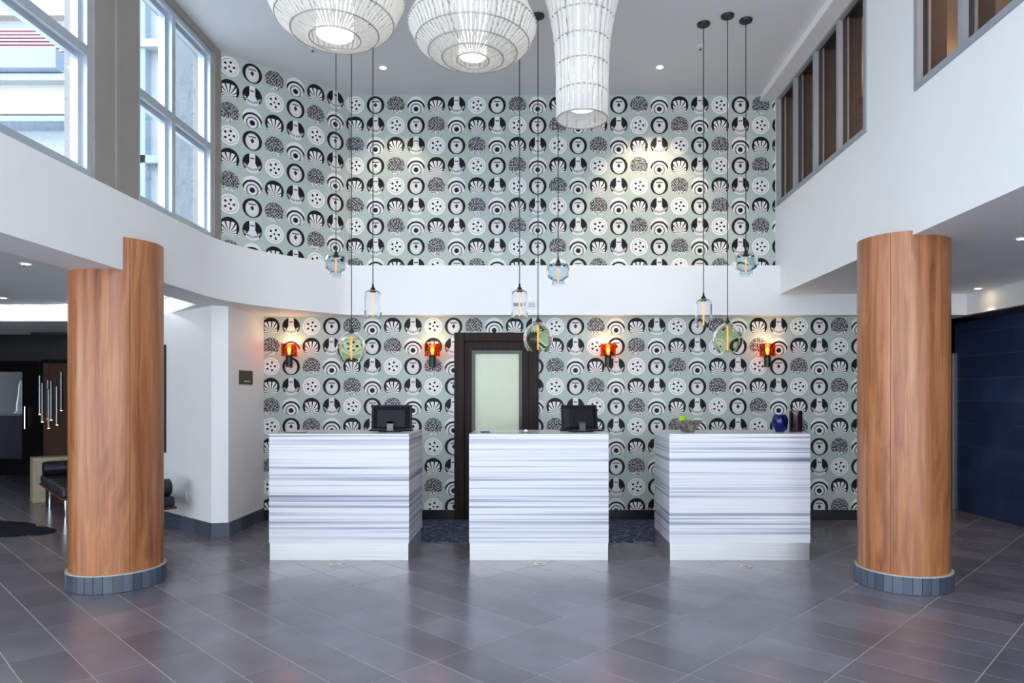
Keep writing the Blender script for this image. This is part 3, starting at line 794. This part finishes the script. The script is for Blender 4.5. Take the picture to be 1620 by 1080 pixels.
# ------------------------------------------------------------------ wall sconces
def sconce(xpx, label):
    Yc = 7.95; x, _, z = px(xpx, 563.5, Yc)
    s = thing('wall_sconce', (x, Yc, z), label, 'wall lamp', group='amber glass wall sconces')
    MB().lathe(shell([(.088, .145), (.088, .0), (.04, .0)][::-1], .004) if False else [(.088, .145), (.088, 0), (.038, 0), (.038, .004), (.084, .004), (.084, .145)], 40, closed=True).build('glass_shade', 'glass_amber', s, True)
    MB().lathe([(0, .02), (.012, .02), (.034, -.002), (.038, -.006), (.038, -.118), (.034, -.122), (0, -.122)], 24).build('stem', 'black_metal', s, True)
    B('wall_arm', 'black_metal', s, -.02, .02, .03, YB-Yc-.012, -.10, -.06, .003)
    MB().lathe([(0, 0), (.045, 0), (.045, .012), (0, .012)], 24).build('backplate', 'black_metal', s, True)
    bp = s.children[-1]; bp.rotation_euler = (PI/2, 0, 0); bp.location = (0, YB-Yc, -.08)
    ld = bpy.data.lights.new('sconce_light', 'POINT'); ld.energy = 1.6; ld.color = (1, .62, .32); ld.shadow_soft_size = .03
    lo = bpy.data.objects.new('sconce_light', ld); COL.objects.link(lo); lo.parent = s; lo.location = (0, 0, .13)
    MB().lathe([(0, .02), (.012, .024), (.013, .04), (.022, .065), (.023, .08), (.015, .097), (0, .103)], 20).build('bulb', 'bulb_warm', s, True)
sconce(457.5, 'amber glass wall sconce beside the white corner and plaque')
sconce(684, 'amber glass wall sconce beside the dark door, above the desk gap')
sconce(962, 'amber glass wall sconce above the leaning monitor')
sconce(1214, 'amber glass wall sconce above the cobalt blue vase')

# ------------------------------------------------------------------ ceiling downlights
def downlight(xpx, ypx, z, label, grp, energy, tilt=(0, 0, 0), size=70, r=.04):
    Yc = F*(z-EYE)/(HY-ypx); x = (xpx-CX)*Yc/F
    d = thing('downlight', (x, Yc, z), label, 'downlight', group=grp)
    MB().lathe([(r*.8, -.001), (r*.85, -.005), (r*1.25, -.005), (r*1.3, 0), (r*.8, 0)], 28, closed=True).build('trim_ring', 'plastic_white', d, True)
    MB().lathe([(0, -.0015), (r*.8, -.0015), (r*.8, -.0005), (0, -.0005)], 24).build('lens', 'downlight_glow', d, True)
    ld = bpy.data.lights.new('downlight_beam', 'SPOT'); ld.energy = energy; ld.color = (1, .80, .58); ld.spot_size = math.radians(size); ld.spot_blend = .6; ld.shadow_soft_size = .03
    lo = bpy.data.objects.new('downlight_beam', ld); COL.objects.link(lo); lo.parent = d; lo.location = (0, 0, -.02); lo.rotation_euler = tilt
downlight(606, 107, CEIL, 'small ceiling downlight between the angled wall and saucer lamp', 'ceiling spots by the papered wall', 22, (math.radians(20), 0, 0), 75)
downlight(1044, 106, CEIL, 'small ceiling downlight near the three black canopies', 'ceiling spots by the papered wall', 60, (math.radians(20), 0, 0), 75)
downlight(41, 417, 2.535, 'lounge ceiling downlight nearest the white bulkhead', 'lounge ceiling spots', 20)
downlight(5, 471, 2.535, 'lounge ceiling downlight near the dark far wall', 'lounge ceiling spots', 25)
downlight(1617, 377, RSOF, 'side passage downlight beside the walnut column', 'side passage spots', 25)
downlight(1547, 456, RSOF, 'side passage downlight near the white fascia', 'side passage spots', 30)
# sprinklers
for xs, ys, lb in ((1108, 73, 'small chrome sprinkler head near the three black canopies'), (495, 76, 'small chrome sprinkler head near the bowl-shaped fabric lamp')):
    Yc = F*(CEIL-EYE)/(HY-ys); s = thing('sprinkler', ((xs-CX)*Yc/F, Yc, CEIL), lb, 'sprinkler')
    MB().lathe([(0, -.006), (.032, -.006), (.035, 0), (0, 0)], 20).build('escutcheon', 'plastic_white', s, True)
    MB().tube([(0, 0, -.006), (0, 0, -.035)], .006, 8).build('stem', 'chrome', s, True)
    MB().lathe([(0, -.036), (.014, -.036), (.014, -.033), (0, -.033)], 14).build('deflector', 'black_metal', s, True)

# ------------------------------------------------------------------ small wall and floor fittings
x, _, z = px(832, 482, 7.9)
v = thing('wall_vent', (x, 7.9, z), 'small white grille panel on the white band', 'vent')
B('plate', 'plastic_white', v, -.115, .115, -.012, 0, -.045, .045, .003)
for i in range(4):
    for j in range(3): B('slot', 'grille_grey', v, .03+i*.019, .043+i*.019, -.0135, -.012, -.03+j*.02, -.016+j*.02)
for i in range(4):
    B('slot', 'grille_grey', v, -.1+i*.028, -.08+i*.028, -.0135, -.012, -.02, .02)
# plaque on the side of the white corner
Yp = 7.55
pq = thing('wall_plaque', (-3.1, Yp+.0, EYE+(HY-597)*Yp/F), 'small dark bronze plaque with a pale inscription on the white corner', 'plaque')
B('plate', 'plaque_dark', pq, 0, .012, -.17, .17, -.075, .075, .003)
B('groove', 'black_base', pq, .012, .0125, -.16, .16, -.024, -.02)
for y0, y1 in ((-.06, .025), (.035, .09)): B('inscription', 'plaque_light', pq, .012, .0128, y0, y1, -.048, -.033)
# outlet on the angled white face
t_ = .537; ox, oy = -3.26-.758*t_*1.1345, 7.09+.652*t_*1.1345
ang = math.atan2(.652, -.758)
ou = thing('wall_outlet', (ox, oy, .355), 'white wall outlet low on the angled white wall', 'outlet', ang)
B('plate', 'plastic_white', ou, -.035, .035, 0, .006, -.058, .058, .002)
for dz in (-.022, .022):
    B('socket', 'plastic_white', ou, -.014, .014, .006, .008, dz-.013, dz+.013, .002)
# floor boxes before the desks
for xs, ys, lb in ((530, 893, 'round brass floor outlet before the desk by the white corner'), (854, 892, 'round brass floor outlet before the middle desk'), (1180, 896, 'round brass floor outlet before the fruit bowl desk')):
    Yc = F*EYE/(ys-HY); s = thing('floor_outlet', ((xs-CX)*Yc/F, Yc, 0), lb, 'floor outlet')
    MB().lathe([(0, .0), (.052, 0), (.05, .003), (.04, .0035), (0, .0035)], 32).build('cover', 'brass', s, True)
    MB().lathe([(0, .0035), (.03, .0035), (.029, .0045), (0, .0045)], 24).build('lid', 'monitor_grey', s, True)

# ------------------------------------------------------------------ lounge
wa = Vector((-.758, .652, 0))
p0 = Vector((-3.26, 7.09, 0))
q = p0+wa*1.10
fp = thing('framed_panel', (q.x, q.y, .8), 'large dark framed picture on the angled white wall behind the column', 'picture', ang)
B('frame', 'black_base', fp, 0, 1.1, 0, .03, 0, 1.21, .003); B('canvas', 'art_black', fp, .04, 1.06, .03, .033, .04, 1.17)
def daybed(loc, rz, label, name='daybed', L=1.9, Wd=.9, ni=6, nj=3):
    r = thing(name, loc, label, 'daybed' if name == 'daybed' else 'bench', rz)
    #                     # x along the length, origin at one corner
    B('frame', 'red_wood', r, 0, L, 0, Wd, .27, .295, .004)
    for lx in (max(.3, .16*L), L-max(.2, .16*L)):
        for ly in ((.08, Wd-.08) if name == 'daybed' else (.08, Wd-.25)):
            MB().lathe([(0, 0), (.02, 0), (.02, .27), (0, .27)], 16, (lx, ly, 0)).build('leg', 'chrome', r, True)
    cw_, ch_ = (L-.02)/ni, (Wd-.02)/nj
    for i in range(ni):
        for j in range(nj): B('seat_square', 'black_leather', r, .01+i*cw_, .009+(i+1)*cw_, .01+j*ch_, .009+(j+1)*ch_, .295, .40, .02)
    bo = MB().tube([(.13, .02, .485), (.13, .03, .485), (.13, Wd-.03, .485), (.13, Wd-.02, .485)], [.075, .09, .09, .075], 24).build('bolster', 'black_leather', r, True)
    for yy in (.25, Wd-.25): MB().torus(.091, .004, 0, 24, 6).build('strap', 'black_base', bo); bo.children[-1].rotation_euler = (PI/2, 0, 0); bo.children[-1].location = (.13, yy, .485)
    return r
daybed((-6.47, 9.15, 0), math.atan2(-.75, .66), 'black tufted leather daybed with bolster in front of the wooden console')
# second daybed: its bolster end shows past the column
d2v = Vector((.758, -.652, 0)); nrm = Vector((-.652, -.758, 0))
ang2 = math.atan2(.652, -.758)
e = Vector((-3.66, 7.19, 0))
daybed((e.x, e.y, 0), ang2, 'black leather bench with bolster along the angled white wall', 'leather_bench', .85, .72, 3, 2)
# console
cz = math.atan2(.66, .75)
cs = thing('console_table', (-6.68, 9.33, 0), 'pale weathered wood console table behind the daybed', 'table', cz)
B('top', 'console_wood', cs, 0, 1.25, 0, .34, .55, .60, .004)
B('leg_slab', 'console_wood', cs, 0, .14, 0, .34, 0, .55, .004); B('leg_slab', 'console_wood', cs, 1.11, 1.25, 0, .34, 0, .55, .004)
go = Vector((-6.68, 9.33, 0))+Vector((.75, .66, 0))*.72+Vector((-.66, .75, 0))*.17
gb = thing('glass_ornament', (go.x, go.y, .60), 'small clear glass ornament on the wooden console', 'ornament')
MB().lathe([(0, 0), (.04, 0), (.045, .01), (.03, .02), (.07, .06), (.075, .09), (.06, .13), (.03, .15), (0, .152)], 24).build('body', 'glass_clear', gb, True)
MB().torus(.05, .008, .14, 24, 8).build('collar', 'chrome', gb, True)
# hide rug: irregular outline
rg_ = random.Random(5); pts = []
for k in range(64):
    a = 2*PI*k/64
    rr = 1+.10*math.sin(3*a+.6)+.08*math.sin(5*a+1.7)+.04*rg_.uniform(-1, 1)
    pts.append((1.25*rr*math.cos(a), .6*rr*math.sin(a)))
hr = MB().prism(pts, 0, .012).build('hide_rug', 'hide_black', None, bevel=.004)
hr.location = (-6.45, 7.45, .0005); hr.rotation_euler = (0, 0, -.15)
tag(hr, 'black irregular hide rug on the lounge floor', 'rug')
# tube pendant cluster
x, _, _ = px(76, 527, 10.1)
tc = thing('tube_pendant_cluster', (x, 10.1, 0), 'cluster of slim metal tube pendants on a black bar', 'pendant lamp')
B('ceiling_bar', 'black_metal', tc, -.21, .30, -.06, .06, SOF-.045, SOF, .004)
for xs, ys, dy in ((63, 655, .03), (67, 667, -.03), (77, 677, 0), (76, 662, .04), (81, 664, -.03), (90, 672, .02), (97, 649, -.02)):
    Yc = 10.1+dy; xx = (xs-CX)*Yc/F-x; zz = EYE-(ys-HY)*Yc/F
    tb = MB().lathe([(0, zz), (.016, zz), (.019, zz+.003), (.019, zz+.56), (.006, zz+.575), (0, zz+.575)], 14, (xx, dy, 0)).build('tube', 'tube_metal', tc, True)
    MB().tube([(xx, dy, zz+.57), (xx, dy, SOF-.04)], .002, 6).build('wire', 'cord_black', tb)
    MB().lathe([(0, zz-.006), (.014, zz-.006), (.014, zz), (0, zz)], 12, (xx, dy, 0)).build('lit_tip', 'tube_tip', tb)
# wood panel beside the far door
wp = thing('wood_wall_panel', (-7.7, 12.6, .28), 'amber brown wood panel on the dark lounge wall', 'wall panel')
B('panel', 'corridor_brown', wp, -1.1, 1.1, -.03, 0, 0, 1.75, .004); B('shelf_rail', 'black_base', wp, -1.14, 1.14, -.05, 0, 1.75, 1.82)
# counter and cone beyond the glass door
ct = thing('counter', (-10.2, 14.0, 0), 'grey counter seen through the black framed glass door', 'counter')
B('body', 'monitor_grey', ct, -.9, .9, -.25, .25, 0, 1.05); B('top', 'window_grey', ct, -.95, .95, -.3, .3, 1.05, 1.09)
cv = tag(MB().lathe([(0, 0), (.13, 0), (.13, .03), (.1, .05), (.09, .2), (.06, .42), (.05, .58), (.02, .66), (0, .66)], 24).build('white_cone_vase', 'plastic_white', None, True, loc=(-10.25, 14.0, 1.09)), 'white tapered vase on the counter beyond the glass door', 'vase')
# amber lamp in the upper corridor
al = thing('corridor_lamp', (3.27, 8.05, 4.32), 'small amber lamp on the end wall of the upper corridor', 'wall lamp')
MB().lathe([(0, -.03), (.03, -.025), (.04, 0), (.03, .03), (0, .036)], 16).build('globe', 'amber_lamp', al, True)
B('bracket', 'black_metal', al, -.01, .01, .0, .06, -.06, -.03)
for yy, en, lb in ((7.3, 8, 'round warm corridor ceiling light near the amber wall lamp'), (4.2, 20, 'round warm corridor ceiling light behind the second slotted window'), (1.0, 20, 'round warm corridor ceiling light past the slotted windows')):
    c2 = thing('corridor_ceiling_light', (3.9, yy, CEIL), lb, 'ceiling light', group='upper corridor ceiling lights')
    MB().lathe([(0, -.05), (.10, -.045), (.12, -.02), (.12, 0), (0, 0)], 24).build('diffuser', 'downlight_glow', c2, True)
    ld = bpy.data.lights.new('corridor_glow', 'POINT'); ld.energy = en; ld.color = (1, .50, .18); ld.shadow_soft_size = .1
    lo = bpy.data.objects.new('corridor_glow', ld); COL.objects.link(lo); lo.parent = c2; lo.location = (0, 0, -.15)

# ------------------------------------------------------------------ outside: neighbouring blocks
k = thing('neighbour_building', (-12, 13, 0), 'pale building with ledges and red louvres outside the window', 'building')
def kb(name, mat, x0, x1, y0, y1, z0, z1, parent=None): return B(name, mat, parent or k, x0+12, x1+12, y0-13, y1-13, z0, z1)
kb('wall', 'ext_white', -20, -7.0, 13.5, 16, 2.8, 14)
kb('upper_panel', 'ext_cream', -20, -8.7, 13.1, 13.5, 6.75, 7.3); kb('ledge', 'ext_white', -20, -8.5, 12.9, 13.5, 7.3, 7.42)
kb('ledge', 'ext_grey', -20, -8.72, 12.75, 13.5, 7.46, 7.82); kb('ledge', 'ext_grey', -20, -8.5, 13.0, 13.5, 6.58, 6.68)
lv = kb('louvre_frame', 'ext_red', -20, -8.82, 13.42, 13.5, 7.88, 8.5)
for j in range(9): kb('louvre_slat', 'ext_red', -20, -8.85, 13.3, 13.42, 7.9+j*.066, 7.935+j*.066, lv)
kb('ledge', 'ext_cream', -20, -8.6, 13.3, 13.5, 8.72, 8.8)
kb('downpipe', 'ext_grey', -7.5, -7.38, 13.3, 13.5, 2.8, 14); kb('ledge', 'ext_grey', -8.4, -7.0, 13.3, 13.5, 5.9, 6.05); kb('ledge', 'ext_white', -8.4, -7.0, 13.25, 13.5, 8.1, 8.25)
kb('window', 'ext_glass', -8.1, -7.62, 13.45, 13.52, 6.3, 7.6)
for z in (5.2, 9.6): kb('window_strip', 'ext_glass', -19, -14, 13.45, 13.52, z, z+1.0)
k2 = thing('neighbour_wing', (-5.0, 15.2, 0), 'pale building wing with sloping beams outside the far window', 'building', -.9)
B('wall', 'ext_grey', k2, -1.6, 6, 0, 3, 2.8, 13)
for z in (5.4, 6.6, 8.2): B('ledge', 'ext_white', k2, -1.7, 6, -.3, 0, z, z+.3)
for z in (5.75, 6.95):
    for i in range(3):
        w = B('window', 'ext_glass', k2, -1.2+i*1.9, .2+i*1.9, -.04, 0, z, z+.8 if z < 6 else z+1.1); 
k3 = B('corner_pier', 'ext_cream', k2, -1.9, -1.6, -.25, 3, 2.8, 13)
